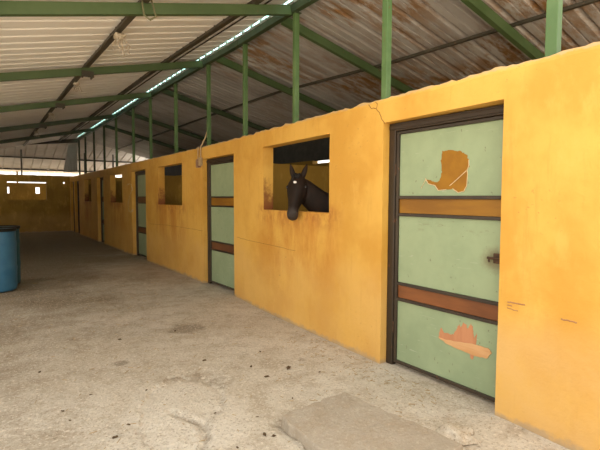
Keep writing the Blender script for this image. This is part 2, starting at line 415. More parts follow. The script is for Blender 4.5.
# far end wall of the aisle, with a window opening
ysb = breaks([-5.0, -2.05, -0.64, 0.0, 0.075, 3.7], lambda a: 0.15)
def bf(y, z, top): return (y, 22.05+noise.noise(Vector((y, z, 2)))*0.01, z+(noise.noise(Vector((y*5, 0, 8)))*0.02 if top else 0))
def bb(y, z, top): return (y, 22.2, z)
w = grid_wall('wall_back', ysb, [0, 0.4, 0.8, 1.2, 1.38, 1.7, 2.05, 2.13, 2.15, 2.25, 2.42], [(-2.05, -0.64, 1.38, 2.13), (0.0, 0.075, 2.05, 2.15)], bf, bb, True, M['yellow_shaded'])
tag(w, 'yellow end wall closing the aisle, with one window opening', 'wall', kind='structure')

# stall row behind the front wall: rear wall, partitions between the stalls
def structure(o, label, cat): return tag(o, label, cat, kind='structure')
m = MB(); m.box(3.5, 3.65, -0.6, 22.05, 0, 2.30)
structure(MB().box(3.55, 3.6, -0.6, 22.05, 2.37, 2.985).build('wall_rear_added_sheet', 'dark_sheet'), 'dark sheet added between the stalls rear wall and the roof to darken the stalls', 'wall')  # added sheet, closes the eave and stands in for the dark roof underside
for y0, y1 in ((-0.6, 7.75), (8.55, 13.9), (14.9, 17.8), (18.8, 22.05)): m.box(3.5, 3.65, y0, y1, 2.30, 2.38)
structure(m.build('wall_rear', 'yellow_shaded'), 'yellow rear wall of the stalls behind the window openings', 'wall')
for i, y in enumerate((1.2, 5.68, 10.25, 14.85, 19.2)):
    structure(MB().box(wx(y)+WT, 3.5, y-0.06, y+0.06, 0, 2.0).build('wall_partition_%d' % (i+1), 'yellow_shaded'),
              ['yellow partition on the near side of the first stall', 'yellow partition behind the horse, closing its stall', 'yellow partition between second and third stalls',
               'yellow partition between third and fourth stalls', 'yellow partition before the last stall'][i], 'wall')
# stalls of the wing beyond the end wall
grid_wall_rear = MB(); grid_wall_rear.box(-5.0, 3.65, 25.0, 25.15, 0, 1.66)
xs = [-5.0, -2.0, -1.84, -0.78, -0.6, 0.4, 0.52, 3.65]
for a, b, solid in ((-5.0, -1.98, 1), (-1.98, -1.86, 0), (-1.86, -0.80, 1), (-0.80, -0.62, 0), (-0.62, 3.65, 1)):
    if solid: grid_wall_rear.box(a, b, 25.0, 25.15, 1.66, 1.96)
grid_wall_rear.box(-5.0, 3.65, 25.0, 25.15, 1.96, 2.16)
grid_wall_rear.box(-1.56, -1.49, 25.02, 25.12, 2.16, 2.7)
structure(grid_wall_rear.build('wall_rear_wing', 'yellow_shaded'), 'rear wall of the far stalls with small gaps of daylight', 'wall')

# left side of the aisle, out of the picture: wall from the barrels on
structure(MB().box(-5.15, -5.0, 10.0, 25.15, 0, 2.6).build('wall_left', 'yellow_shaded'), 'yellow wall on the far side of the aisle', 'wall')

# floor with a worn rough patch
SW = [(-2.12, 2.78), (-2.06, 3.12), (-1.91, 3.42), (-1.75, 3.56), (-1.55, 3.63), (-1.37, 3.50), (-1.36, 3.2), (-1.5, 2.9), (-1.72, 2.68), (-1.85, 2.40), (-2.0, 2.3)]
SL = [(-1.29, 2.46), (-0.70, 2.50), (-0.60, 1.55), (-1.36, 1.50)]
LIP = [(-1.83, 3.02), (-1.79, 2.92), (-1.74, 2.80), (-1.72, 2.68), (-1.78, 2.55), (-1.85, 2.45), (-1.78, 2.55), (-1.72, 2.68), (-1.74, 2.80), (-1.79, 2.92)]
def inside(px, py, poly):
    c = False; n = len(poly)
    for i in range(n):
        (x1, y1), (x2, y2) = poly[i], poly[(i+1) % n]
        if (y1 > py) != (y2 > py) and px < (x2-x1)*(py-y1)/(y2-y1)+x1: c = not c
    return c
def edge_dist(px, py, poly):
    b = 9
    for i in range(len(poly)):
        a = Vector(poly[i]); d = Vector(poly[(i+1) % len(poly)])-a
        t = max(0, min(1, (Vector((px, py))-a).dot(d)/d.length_squared)); b = min(b, (a+d*t-Vector((px, py))).length)
    return b
def fz(x, y):
    z = noise.noise(Vector((x*0.9, y*0.9, 0)))*0.012 + noise.noise(Vector((x*3.5, y*3.5, 5)))*0.004
    wob = 0.07*noise.noise(Vector((x*7, y*7, 1))) + 0.03*noise.noise(Vector((x*22, y*22, 1)))
    d = edge_dist(x, y, SW)
    d = (d if inside(x, y, SW) else -d) + wob
    if d > 0:
        z += -0.014*min(1, d/0.025) + 0.012*min(1, max(0, (d-0.03)/0.25))
        z += noise.noise(Vector((x*24, y*24, 3)))*0.0035 + noise.noise(Vector((x*60, y*60, 3)))*0.0035
    q = edge_dist(x, y, LIP)+0.015*noise.noise(Vector((x*20, y*20, 2)))
    if q < 0.05: z -= 0.022*(1-max(0, q)/0.05)
    for cx, cy, r in ((-1.42, 3.52, 0.17), (-1.36, 3.34, 0.12)):
        q = math.hypot(x-cx, y-cy)+wob*0.8
        if q < r: z -= 0.018*(1-(q/r)**2)
    z = min(z, 0.012)
    q = edge_dist(x, y, SL)
    if q < 0.09 and x < -0.6: z -= 0.045*(1-q/0.09)*(0.6+0.6*noise.noise(Vector((x*8, y*8, 7))))
    return z
def grime_shade(x, y):  # step shadow painted along lip, patch and slab edges, with grime and cracks
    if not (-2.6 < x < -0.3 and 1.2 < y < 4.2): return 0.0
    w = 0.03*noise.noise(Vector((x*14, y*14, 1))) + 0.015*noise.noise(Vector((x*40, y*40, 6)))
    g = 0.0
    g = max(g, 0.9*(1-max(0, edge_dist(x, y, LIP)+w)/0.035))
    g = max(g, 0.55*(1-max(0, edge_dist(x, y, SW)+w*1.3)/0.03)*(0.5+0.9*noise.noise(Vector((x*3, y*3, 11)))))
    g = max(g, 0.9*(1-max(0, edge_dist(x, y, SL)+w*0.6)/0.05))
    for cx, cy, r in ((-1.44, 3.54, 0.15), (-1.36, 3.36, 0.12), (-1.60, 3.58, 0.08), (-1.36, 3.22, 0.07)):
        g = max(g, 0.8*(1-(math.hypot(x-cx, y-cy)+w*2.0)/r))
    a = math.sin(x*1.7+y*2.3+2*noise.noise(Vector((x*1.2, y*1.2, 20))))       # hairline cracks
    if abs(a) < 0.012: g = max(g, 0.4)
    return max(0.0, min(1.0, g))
def floor_mesh():
    bm = bmesh.new()
    xs = frange(-5.15, -2.9, 0.15)[:-1]+frange(-2.9, -0.2, 0.014)[:-1]+frange(-0.2, 3.7, 0.2)
    ysf = frange(-4.2, 1.5, 0.2)[:-1]+frange(1.5, 4.6, 0.015)[:-1]+frange(4.6, 8, 0.06)[:-1]+frange(8, 25.2, 0.4)
    g = [[bm.verts.new((x, y, fz(x, y))) for y in ysf] for x in xs]
    for i in range(len(xs)-1):
        for k in range(len(ysf)-1): bm.faces.new((g[i][k], g[i+1][k], g[i+1][k+1], g[i][k+1]))
    me = bpy.data.meshes.new('floor'); bm.to_mesh(me); bm.free()
    at = me.attributes.new('grime_shade', 'FLOAT', 'POINT')
    at.data.foreach_set('value', [grime_shade(v.co.x, v.co.y) for v in me.vertices]); me.materials.append(M['floor'])
    o = bpy.data.objects.new('floor', me); C.objects.link(o); return o
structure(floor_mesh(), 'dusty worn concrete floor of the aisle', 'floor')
m = MB(); m.box(-60, 60, -60, -4.15, -0.12, -0.04); m.box(-60, -5.1, -4.15, 60, -0.12, -0.04); m.box(-5.1, 60, 25.25, 60, -0.12, -0.04)
structure(m.build('ground', 'yard'), 'dusty open yard outside the stable', 'ground')

# corrugated roofs
def corrugated(name, mat, x0, x1, y0, y1, zf, period=0.25, nx=4, hgt=0.028, minor=0.0):
    """sheet with ribs running along x"""
    bm = bmesh.new(); prof = []
    y = y0; u = period
    while y < y1-1e-6:
        prof += [(y, 0), (y+u*0.36, 0), (y+u*0.40, minor), (y+u*0.44, 0), (y+u*0.74, 0), (y+u*0.77, hgt), (y+u*0.87, hgt)] if minor else [(y, 0), (y+u*0.78, 0), (y+u*0.80, hgt), (y+u*0.88, hgt)]
        y += u
    prof.append((y1, 0))
    rows = []
    for i in range(nx+1):
        X = lambda yy: x0(yy)+(x1(yy)-x0(yy))*i/nx
        rows.append([bm.verts.new((X(yy), yy, zf(X(yy), yy)+h)) for yy, h in prof])
    for a, b in zip(rows, rows[1:]):
        for k in range(len(prof)-1): bm.faces.new((a[k], b[k], b[k+1], a[k+1]))
    me = bpy.data.meshes.new(name); bm.to_mesh(me); bm.free(); me.materials.append(M[mat])
    o = bpy.data.objects.new(name, me); C.objects.link(o)
    return o
structure(corrugated('ceiling_left', 'roof_l', lambda y: -5.5, lambda y: rx(y)-0.06, 3.0, 20.25, lambda x, y: under(x, y)+0.158, 0.275, 4, 0.050), 'pale ribbed roof sheets sloping down over the aisle', 'roof')
structure(corrugated('ceiling_right', 'roof_r', rx, lambda y: 4.3, 1.0, 20.25, lambda x, y: under(x, y)+0.165, 0.29, 4, 0.042, 0.018), 'grey rust-streaked roof sheets over the stalls', 'roof')
# wing roof at the far end: ribs run along y
def wing():
    bm = bmesh.new(); prof = []; x = -6.0; u = 0.36
    while x < 4.2:
        prof += [(x, 0), (x+u*0.76, 0), (x+u*0.83, 0.03), (x+u*0.93, 0.03)]; x += u
    rows = []
    for yy in (20.25, 23.0, 25.35):
        rows.append([bm.verts.new((xx, yy, 3.93-0.245*(yy-20.2)+h)) for xx, h in prof])
    for a, b in zip(rows, rows[1:]):
        for k in range(len(prof)-1): bm.faces.new((a[k], a[k+1], b[k+1], b[k]))
    me = bpy.data.meshes.new('ceiling_back'); bm.to_mesh(me); bm.free(); me.materials.append(M['roof_w'])
    o = bpy.data.objects.new('ceiling_back', me); C.objects.link(o); return o
structure(wing(), 'grey ribbed roof sheets sloping away beyond the end wall', 'roof')

# ------------------------------------------------------------------ roof steel
RAFT = [2.74, 4.47, 7.4, 10.3, 13.5, 16.6]
RAFT_R = [2.74, 4.77, 6.9, 9.75, 12.8, 15.5]
ORD = ['second', 'nearest', 'third', 'fourth', 'fifth', 'sixth']
for i, y in enumerate(RAFT):
    hh = 0.105
    if i > 0 or True:
        a = (-5.4, y, under(-5.4, y)+hh/2); b = (rx(y)-0.04, y, under(rx(y)-0.04, y)+hh/2)
        if i > 0:
            o = MB().bar(a, b, 0.05, hh).build('rafter', 'rafter_g' if i < 4 else 'green_dark_shaded')
            tag(o, ['', 'green steel rafter nearest the viewer, crossing under the pale roof', 'second green rafter under the pale roof, meeting the ridge over the second door',
                    'third green rafter under the pale roof from the near end', 'fourth green rafter under the pale roof from the near end', 'fifth green rafter under the pale roof, just before the dark end beam'][i], 'rafter', 'rafters under the pale roof')
    y = RAFT_R[i]
    a = (rx(y)+0.04, y, under(rx(y)+0.04, y)+hh/2); b = (4.1, y, under(4.1, y)+hh/2)
    o = MB().bar(a, b, 0.05, hh).build('rafter', 'rafter_g' if i < 3 else 'green_dark_shaded')
    tag(o, ['green rafter under the grey roof, above the near door', 'green rafter under the grey roof, starting at the post over the horse window',
            'green rafter under the grey roof, starting at the post by the second door', 'fourth green rafter under the grey roof from the near end',
            'fifth green rafter under the grey roof from the near end', 'last green rafter under the grey roof'][i], 'rafter', 'rafters under the grey roof')
o = MB().bar((-5.4, 20.1, 3.08), (0.3, 20.1, 3.76), 0.08, 0.15).build('end_beam', 'purlin')
tag(o, 'dark steel beam closing the far end of the pale roof', 'beam')
# ridge beam follows the slight rise of the roof
pts = [1.0, 2.5, 4.5, 6.0, 7.5, 10.3, 20.15]
m = MB()
for a, b in zip(pts, pts[1:]): m.bar((rx(a), a-0.002, rz(a)+0.06), (rx(b), b+0.002, rz(b)+0.06), 0.06, 0.085)
tag(m.build('ridge_beam', 'green_dark_shaded'), 'dark green ridge beam running the length of the stable on its posts', 'beam')
def ridge_cap():
    bm = bmesh.new(); rows = []
    for yy in frange(1.0, 20.2, 0.06):
        z = rz(yy)+0.20+0.012*math.sin(yy*2*PI/0.25)
        rows.append([bm.verts.new((rx(yy)+dx, yy, z+dz)) for dx, dz in ((-0.20, -0.03), (-0.08, 0.0), (0.0, 0.02), (0.08, 0.0))])
    for a, b in zip(rows, rows[1:]):
        for k in range(3): bm.faces.new((a[k], a[k+1], b[k+1], b[k]))
    me = bpy.data.meshes.new('ridge_cap'); bm.to_mesh(me); bm.free(); me.materials.append(M['ridge'])
    o = bpy.data.objects.new('ridge_cap', me); C.objects.link(o); return o
tag(ridge_cap(), 'pale cyan translucent strip glowing along the ridge', 'roof cap')

def purlin(xp, zoff, w, h, mat, y0, y1, label):
    m = MB(); ks = [y0]+[k for k in RYK if y0 < k < y1]+[y1]
    for a, b in zip(ks, ks[1:]): m.bar((xp, a-0.002, under(xp, a)+zoff), (xp, b+0.002, under(xp, b)+zoff), w, h)
    tag(m.build('purlin', mat), label, 'purlin', 'roof purlins')
purlin(-1.56, 0.131, 0.055, 0.05, 'purlin', 3.05, 20.0, 'dark purlin with hanging tufts under the middle of the pale roof')
purlin(-0.36, 0.131, 0.055, 0.05, 'purlin', 3.05, 20.0, 'dark purlin under the pale roof close beside the ridge')
purlin(-2.9, 0.131, 0.055, 0.05, 'purlin', 3.05, 20.0, 'dark purlin under the pale roof, third from the ridge')
purlin(-4.4, 0.131, 0.055, 0.05, 'purlin', 3.05, 20.0, 'dark purlin under the pale roof nearest its outer eave')
purlin(1.78, 0.12, 0.03, 0.035, 'purlin', 1.05, 20.0, 'thin dark purlin crossing under the grey roof over the stalls')
purlin(3.3, 0.12, 0.05, 0.05, 'purlin', 1.05, 20.0, 'dark purlin under the grey roof over the stalls rear wall')
for yy, lab in ((23.0, 'dark purlin across the far grey roof, upper one'), (24.75, 'dark purlin across the far grey roof, beside the bright eave gap')):
    z = 3.93-0.245*(yy-20.2)-0.035
    tag(MB().bar((-5.9, yy, z), (4.1, yy, z), 0.05, 0.06).build('purlin', 'purlin'), lab, 'purlin', 'roof purlins')
tag(MB().tube([(-0.19, y, under(-0.19, y)+0.135) for y in (3.05, 3.5, 4.5, 7.4, 10.3, 20)], 0.009).build('cable', 'cable'), 'thin dark cable running along the pale roof beside the ridge', 'cable')

POSTS = [(1.43, 'green steel post on the wall top between near door and open end', 0.085), (2.90, 'green steel post above the cracked wall top at the near door', 0.075),
         (4.42, 'green steel post above the horse window, carrying the nearest rafter', 0.065), (5.84, 'green steel post between the horse window and the second door', 0.06),
         (7.25, 'green steel post above the second door, with the cable beside it', 0.06), (8.88, 'green steel post above the second window opening', 0.06),
         (10.55, 'seventh green post from the near end, short of the third door', 0.06), (12.0, 'eighth green post from the near end, past the third door', 0.06), (13.8, 'ninth green post from the near end, over the third window', 0.06),
         (15.4, 'tenth green post from the near end, over the fourth door', 0.06), (17.0, 'eleventh green post from the near end', 0.06), (18.6, 'twelfth green post from the near end', 0.06), (19.95, 'last dark post at the far end of the ridge', 0.07)]
for y, lab, wd in POSTS:
    x = wx(y)+0.075
    m = MB(); m.box(x-0.03, x+0.03, y-wd*0.42, y+wd*0.42, 2.30, rz(y)+(0.1 if y > 4 else 0.02), 0.004)
    root = empty('roof_post', (0, 0, 0)); tag(root, lab, 'post', 'green posts standing on the stall wall')
    m.build('shaft', 'green' if y < 15 else 'green_dark_shaded', root)
    m = MB(); m.box(x-0.045, x+0.045, y-0.05, y+0.05, rz(y)+0.0, rz(y)+0.008); m.build('head_plate', 'green_dark_shaded', root)
tag(MB().box(-1.55, -1.49, 22.10, 22.16, 2.38, 3.5, 0.004).build('roof_post', 'purlin'), 'dark post standing on the end wall under the far roof', 'post')
for x, lab in ((0.9, 'thin dark post on the end wall nearest the stall corner'), (2.1, 'thin dark post on the end wall over the far corner stall')):
    tag(MB().box(x-0.03, x+0.03, 22.10, 22.16, 2.38, 3.5, 0.004).build('roof_post', 'purlin'), lab, 'post')
# corrugated closing sheet hanging at the end of the ridge
def gable():
    bm = bmesh.new(); a = []; b = []
    n = 48
    for i in range(n+1):
        f = i/n; y = 20.22+0.012*math.sin(f*2*PI*9)
        a.append(bm.verts.new((-0.22+0.53*f, y, 2.5))); b.append(bm.verts.new((-0.02+0.31*f, y+0.0, 3.68-0.10*(1-f))))
    for k in range(n): bm.faces.new((a[k], a[k+1], b[k+1], b[k]))
    me = bpy.data.meshes.new('gable_sheet'); bm.to_mesh(me); bm.free(); me.materials.append(M['roof_w'])
    o = bpy.data.objects.new('gable_sheet', me); C.objects.link(o)
    s = o.modifiers.new('thickness', 'SOLIDIFY'); s.thickness = 0.004
    return o
tag(gable(), 'narrow ribbed grey sheet hanging upright under the ridge end', 'sheet')

# ------------------------------------------------------------------ doors
PEEL_A = [(2.293, 1.877), (2.221, 1.876), (2.12, 1.858), (2.081, 1.831), (2.055, 1.791), (2.054, 1.749), (2.068, 1.716), (2.063, 1.683), (2.068, 1.599), (2.092, 1.557), (2.141, 1.546), (2.192, 1.576), (2.253, 1.571), (2.328, 1.565), (2.361, 1.605), (2.428, 1.621), (2.459, 1.666), (2.418, 1.65), (2.351, 1.628), (2.312, 1.643), (2.299, 1.71), (2.312, 1.799)]
PEEL_B = [(2.295, 0.375), (2.271, 0.463), (2.242, 0.425), (2.211, 0.424), (2.149, 0.43), (2.126, 0.486), (2.101, 0.53), (2.085, 0.50), (2.072, 0.551), (2.042, 0.535), (2.030, 0.50), (2.004, 0.556), (1.984, 0.532), (1.977, 0.474), (1.965, 0.44), (1.952, 0.497), (1.95, 0.438), (1.961, 0.384), (1.977, 0.285), (1.996, 0.283), (2.008, 0.371), (2.147, 0.368)]
WOODP = [(2.291, 0.372), (2.147, 0.381), (1.99, 0.405), (1.852, 0.406), (1.825, 0.377), (1.859, 0.329), (1.95, 0.319), (2.105, 0.327), (2.208, 0.343)]
def ragged(poly, amp, seed, n=5):
    out = []
    for i, (a, b) in enumerate(poly):
        c, d = poly[(i+1) % len(poly)]
        for k in range(n):
            f = k/n; y, z = a+(c-a)*f, b+(d-b)*f
            out.append((y+amp*noise.noise(Vector((y*60, z*60, seed))), z+amp*noise.noise(Vector((y*60, z*60, seed+9)))))
    return out
DOOR_LABELS = ['near green stable door with peeled patches and two brown bands', 'second green stable door, beyond the horse window', 'third stable door, green with two dark bands, beyond the second window',
               'fourth stable door, narrow and grey-green, beyond the third window', 'fifth stable door, nearly black, close to the far corner', 'last dark doorway in the far corner of the aisle']
def make_door(i, y0, y1):
    X = wx((y0+y1)/2)
    yc = (y0+y1)/2
    root = empty('door_%d' % (i+1), (X, yc, 0)); tag(root, DOOR_LABELS[i], 'door', kind='structure')
    a, b = y0-yc+0.003, y1-yc-0.003
    fx0, fx1 = 0.095, 0.149
    fw = 0.075
    g = 0.018
    MB().box(fx0, fx1, b-fw, b, 0, 2.155, 0.006).build('frame_jamb', 'frame', root)
    MB().box(fx0, fx1, a, a+fw*0.55, 0, 2.155, 0.006).build('frame_jamb', 'frame', root)
    MB().box(fx0, fx1, a+fw*0.55, b-fw, 2.085, 2.155, 0.006).box(fx0-0.012, fx0+0.02, a+0.02, b-0.01, 2.10, 2.135, 0.004).build('frame_head', 'frame', root)
    la, lb = a+fw*0.55+0.004, b-fw-0.004
    px0, px1 = 0.118, 0.138
    dark = i >= 4
    for s in (0, 1):
        ya = la if s == 0 else lb-0.028
        MB().box(px0-0.012, px1, ya, ya+0.028, 0.03, 2.08, 0.004).build('stile', 'rail', root)
    # levels: panel, band, panel, band, panel
    rails = [0.03, 0.595, 0.735, 1.345, 1.495, 2.055]
    for z in rails:
        MB().box(px0-0.012, px1, la+0.028, lb-0.028, z, z+0.026, 0.004).build('rail', 'rail', root)
    zz = [(0.056, 0.595), (0.761, 1.345), (1.521, 2.055)]
    pans = []
    for k, (z0, z1) in enumerate(zz):
        p = MB().box(px0+0.006, px1-0.004, la+0.029, lb-0.029, z0+0.001, z1-0.001).build('panel', 'brown_door' if dark else 'door_green', root); pans.append(p)
    for k, (z0, z1) in enumerate(((0.621, 0.735), (1.371, 1.495))):
        p = MB().box(px0+0.008, px1-0.002, la+0.029, lb-0.029, z0+0.001, z1-0.001).build('board', ('board_b' if (k == 0 or i > 1) else 'board_y') if i == 0 else ('board_d' if (k == 0 or i > 1) else 'board_y'), root)
        p['label'] = 'brown board' if (k == 0 or i > 1) else 'ochre board'
    # bolt
    bz = 1.075
    MB().box(px0-0.018, px0-0.001, la+0.005, la+0.075, bz-0.036, bz+0.036, 0.004).build('lock_plate', 'iron', root)
    MB().tube([(px0-0.024, la-0.03, bz), (px0-0.024, la+0.115, bz)], 0.010).tube([(px0-0.024, la+0.10, bz), (px0-0.03, la+0.10, bz-0.02), (px0-0.03, la+0.095, bz-0.028)], 0.007).build('bolt', 'iron', root)
    for z in (0.35, 1.75):
        MB().tube([(px0-0.014, lb+0.004, z-0.05), (px0-0.014, lb+0.004, z+0.05)], 0.010).build('hinge', 'iron', root)
    if i == 0:
        def rel(poly): return [(y-yc, z) for y, z in poly]
        def child(parent, name, mat, poly, t, lab):
            o = MB().plate(rel(poly), px0+0.006, t).build(name, mat, parent); o['label'] = lab; return o
        rim = [(y+(y-2.2)*0.06, z+(z-1.70)*0.06) for y, z in PEEL_A]
        child(pans[2], 'peeled_patch', 'peel', ragged(PEEL_A, 0.012, 1), 0.0022, 'ochre patch where the green layer has torn away')
        e = MB()
        for q in ((8, 9, 10, 11), (12, 13, 14, 15, 16), (4, 5, 6, 7, 8)):
            e.tube([(px0+0.003, PEEL_A[k][0]-yc, PEEL_A[k][1]) for k in q], 0.0028, 5)
        e.tube([(px0+0.002, 2.22-yc, 1.60), (px0+0.0, 2.15-yc, 1.65), (px0+0.002, 2.075-yc, 1.71)], 0.003, 5)
        e.tube([(px0+0.002, 2.50-yc, 1.585), (px0+0.0, 2.45-yc, 1.66)], 0.0025, 5)
        t_ = e.build('torn_edge', 'torn', pans[2]); t_['label'] = 'pale torn fibres around the upper patch'
        child(pans[0], 'scraped_patch', 'scrape', ragged(PEEL_B, 0.010, 2), 0.0022, 'pinkish scraped patch with jagged top')
        child(pans[0], 'splintered_strip', 'wood', ragged(WOODP, 0.006, 4), 0.006, 'raw pale wooden strip')
    return root
for i, (a, b) in enumerate(DOORS): make_door(i, a, b)

# ------------------------------------------------------------------ marks and fittings on the wall
def on_wall(y, z, out=0.002): return (wfront(y, z, False)[0]-out, y, z)
def polyline(pts, r, name, mat, seg=6, amp=0.008):
    P = []
    for (a, b) in zip(pts, pts[1:]):
        for k in range(seg):
            f = k/seg; y, z = a[0]+(b[0]-a[0])*f, a[1]+(b[1]-a[1])*f
            P.append(on_wall(y+amp*noise.noise(Vector((y*40, z*40, 1))), z+amp*noise.noise(Vector((y*40, z*40, 5))), 0.0))
    P.append(on_wall(*pts[-1], 0.0))
    return MB().tube(P, r, 5).build(name, mat)
wall_o = bpy.data.objects['wall_right']
for pts, r in (([(3.047, 2.35), (3.009, 2.31), (2.947, 2.303), (2.895, 2.244), (2.877, 2.201), (2.834, 2.155)], 0.0035), ([(2.947, 2.303), (2.93, 2.34), (2.96, 2.36)], 0.003),
               ([(10.467, 0.887), (9.414, 0.918), (8.521, 0.925), (7.38, 0.918)], 0.0022), ([(5.992, 0.917), (5.638, 0.901), (5.2, 0.898), (4.3, 0.885)], 0.002)):
    o = polyline(pts, r, 'crack', 'crack'); o.parent = wall_o
for pts, r in (([(1.636, 0.81), (1.57, 0.814), (1.511, 0.816)], 0.005), ([(1.635, 0.77), (1.557, 0.766)], 0.003), ([(1.635, 0.792), (1.60, 0.79)], 0.004), ([(1.284, 0.776), (1.24, 0.777), (1.193, 0.774)], 0.005)):
    o = polyline(pts, r, 'scuff', 'scuff', 5, 0.006); o.parent = wall_o
o = polyline([(12.43, 1.8), (12.2, 1.85), (12.0, 1.82), (11.93, 1.7), (12.1, 1.6), (12.25, 1.45), (12.37, 1.3), (12.28, 1.14), (12.0, 1.13), (11.89, 1.2)], 0.008, 'chalk_mark', 'chalk', 6, 0.05); o.parent = wall_o
# junction box with conduits
root = empty('junction_box', (wx(7.47), 7.5, 2.0)); tag(root, 'small grey-brown junction box high on the wall beside the second door', 'electrical box')
MB().box(-0.05, 0.0, -0.06, 0.06, 0.02, 0.17, 0.008).build('housing', 'box', root)
MB().box(-0.058, -0.05, -0.05, 0.05, 0.035, 0.155, 0.006).build('cover', 'box', root)
MB().box(-0.06, -0.01, -0.15, -0.07, 0.05, 0.19, 0.008).build('switch_housing', 'cond', root)
MB().tube([(-0.022, 0.025, 0.16), (-0.022, 0.025, 0.385)], 0.013).build('conduit', 'cond', root)
MB().tube([(-0.022, -0.09, 0.18), (-0.022, -0.09, 0.37), (0.0, -0.11, 0.42), (0.03, -0.17, 0.52), (0.05, -0.20, 0.62)], 0.012).build('conduit', 'cond', root)

# ------------------------------------------------------------------ things hanging in the roof
PX = -1.56
def pz(y): return under(PX, y)+0.10
tag(MB().tube([(PX+0.03, 4.42, pz(4.4)+0.10), (PX+0.06, 4.38, pz(4.4)-0.02), (PX+0.08, 4.36, pz(4.4)-0.13), (PX+0.03, 4.37, pz(4.4)-0.17), (PX-0.02, 4.39, pz(4.4)-0.13), (PX-0.03, 4.41, pz(4.4)-0.02), (PX-0.02, 4.43, pz(4.4)+0.06)], 0.009, 8).build('cable', 'cable_g'),
    'olive cable looped around the nearest rafter where the purlin crosses', 'cable')
TUFT = [(5.46, 1.0, 'pale ragged tuft hanging from the purlin between first and second rafters'), (8.4, 0.75, 'pale ragged tuft hanging from the purlin just past the second rafter'),
        (11.8, 0.75, 'pale ragged tuft hanging from the purlin past the third rafter'), (15.3, 0.8, 'far pale ragged tuft hanging from the purlin, past the fourth rafter')]
for i, (y, s, lab) in enumerate(TUFT):
    root = empty('cobweb_tuft', (PX+0.02, y, pz(y))); tag(root, lab, 'cobweb', 'ragged tufts hanging from the purlin')
    rnd = random.Random(i)
    m = MB(); m.blob((0, 0, -0.035*s), (0.06*s, 0.09*s, 0.035*s), i, 2, 0.8)
    m.build('clump', 'web', root)
    m = MB()
    for k in range(7):
        x, yy = rnd.uniform(-0.04, 0.05)*s, rnd.uniform(-0.05, 0.05)*s
        p = [(x, yy, -0.03*s)]; z = -0.03*s
        for q in range(5):
            x += rnd.uniform(-0.03, 0.03)*s; yy += rnd.uniform(-0.03, 0.03)*s; z -= rnd.uniform(0.02, 0.045)*s; p.append((x, yy, z))
        m.tube(p, 0.005*s, 5)
    m.build('strands', 'web', root)
for y, lab in ((7.4, 'steel cleat tying the purlin to the second rafter'), (10.3, 'steel cleat tying the purlin to the third rafter'), (13.5, 'steel cleat tying the purlin to the fourth rafter')):
    z = under(PX, y)
    m = MB(); m.box(PX-0.07, PX+0.10, y-0.04, y-0.027, z-0.03, z+0.06, 0.003); m.box(PX-0.06, PX-0.04, y-0.06, y+0.04, z-0.035, z-0.003, 0.003); m.box(PX+0.06, PX+0.08, y-0.06, y+0.04, z-0.045, z-0.003, 0.003)
    tag(m.build('purlin_cleat', 'purlin'), lab, 'bracket', 'cleats on the purlin')

# ------------------------------------------------------------------ barrels
def barrel(x, y, mat, lab, r=0.29):
    root = empty('plastic_barrel', (x, y, 0)); tag(root, lab, 'barrel', 'blue barrels')
    H = 1.0
    prof = [(r*0.88, 0.01), (r*0.95, 0.02), (r*0.985, 0.06), (r*0.99, 0.30), (r*1.0, 0.33), (r*1.012, 0.36), (r*1.0, 0.39), (r*0.99, 0.42), (r*0.99, 0.68), (r*1.0, 0.71), (r*1.012, 0.74), (r*1.0, 0.77), (r*0.985, 0.80), (r*0.985, 0.93), (r*0.96, H-0.03), (r*0.95, H-0.01)]
    MB().lathe(prof, 48).build('body', mat, root, True)
    MB().lathe([(r*0.95, H-0.045), (r*1.03, H-0.045), (r*1.04, H-0.025), (r*1.035, H), (r*0.98, H+0.002), (r*0.95, H-0.012)], 48).build('rim', 'black', root, True)
    MB().lathe([(r*0.955, H-0.03), (r*0.955, H-0.013), (r*0.9, H-0.012), (r*0.3, H-0.010)], 48).build('lid', mat, root, True)
    return root
barrel(-2.74, 8.60, 'blue', 'blue plastic barrel with black rim, the nearer of the pair')
barrel(-2.66, 9.16, 'blue_d', 'darker blue plastic barrel standing just behind the first barrel')

# ------------------------------------------------------------------ floor things
SL = [(-1.29, 2.46), (-0.70, 2.50), (-0.60, 1.55), (-1.36, 1.50)]
def slab():
    bm = bmesh.new(); poly = ragged(SL, 0.034, 3, 14)
    cx, cy = -0.99, 2.0
    rings = [[bm.verts.new((cx+(x-cx)*s, cy+(y-cy)*s, z+0.004*noise.noise(Vector((x*9, y*9, 4))))) for x, y in poly] for s, z in ((1.015, -0.03), (1.0, 0.042), (0.985, 0.053), (0.6, 0.054), (0.2, 0.054))]
    n = len(poly)
    for a, b in zip(rings, rings[1:]):
        for k in range(n): bm.faces.new((a[k], a[(k+1) % n], b[(k+1) % n], b[k]))
    bm.faces.new(rings[-1])
    bmesh.ops.recalc_face_normals(bm, faces=bm.faces)
    me = bpy.data.meshes.new('concrete_slab'); bm.to_mesh(me); bm.free(); me.materials.append(M['slab'])
    o = bpy.data.objects.new('concrete_slab', me); C.objects.link(o); return o
tag(slab(), 'low square concrete slab set in the floor before the near door', 'slab')
def lump():
    m = MB(); rnd = random.Random(4)
    m.blob((-0.465, 1.70, 0.0), (0.11, 0.13, 0.045), 2, 4, 0.5)
    for k in range(24):
        a = rnd.uniform(0, 2*PI); q = rnd.uniform(0, 0.1)
        m.blob((-0.465+math.cos(a)*q, 1.70+math.sin(a)*q*1.1, 0.038-q*0.2), (rnd.uniform(.008, .02), rnd.uniform(.008, .02), 0.008), k, 1, 0.5)
    return m.build('rubble_patch', 'patch')
tag(lump(), 'rough pale cement lump at the slab corner facing the doorway', 'cement lump')
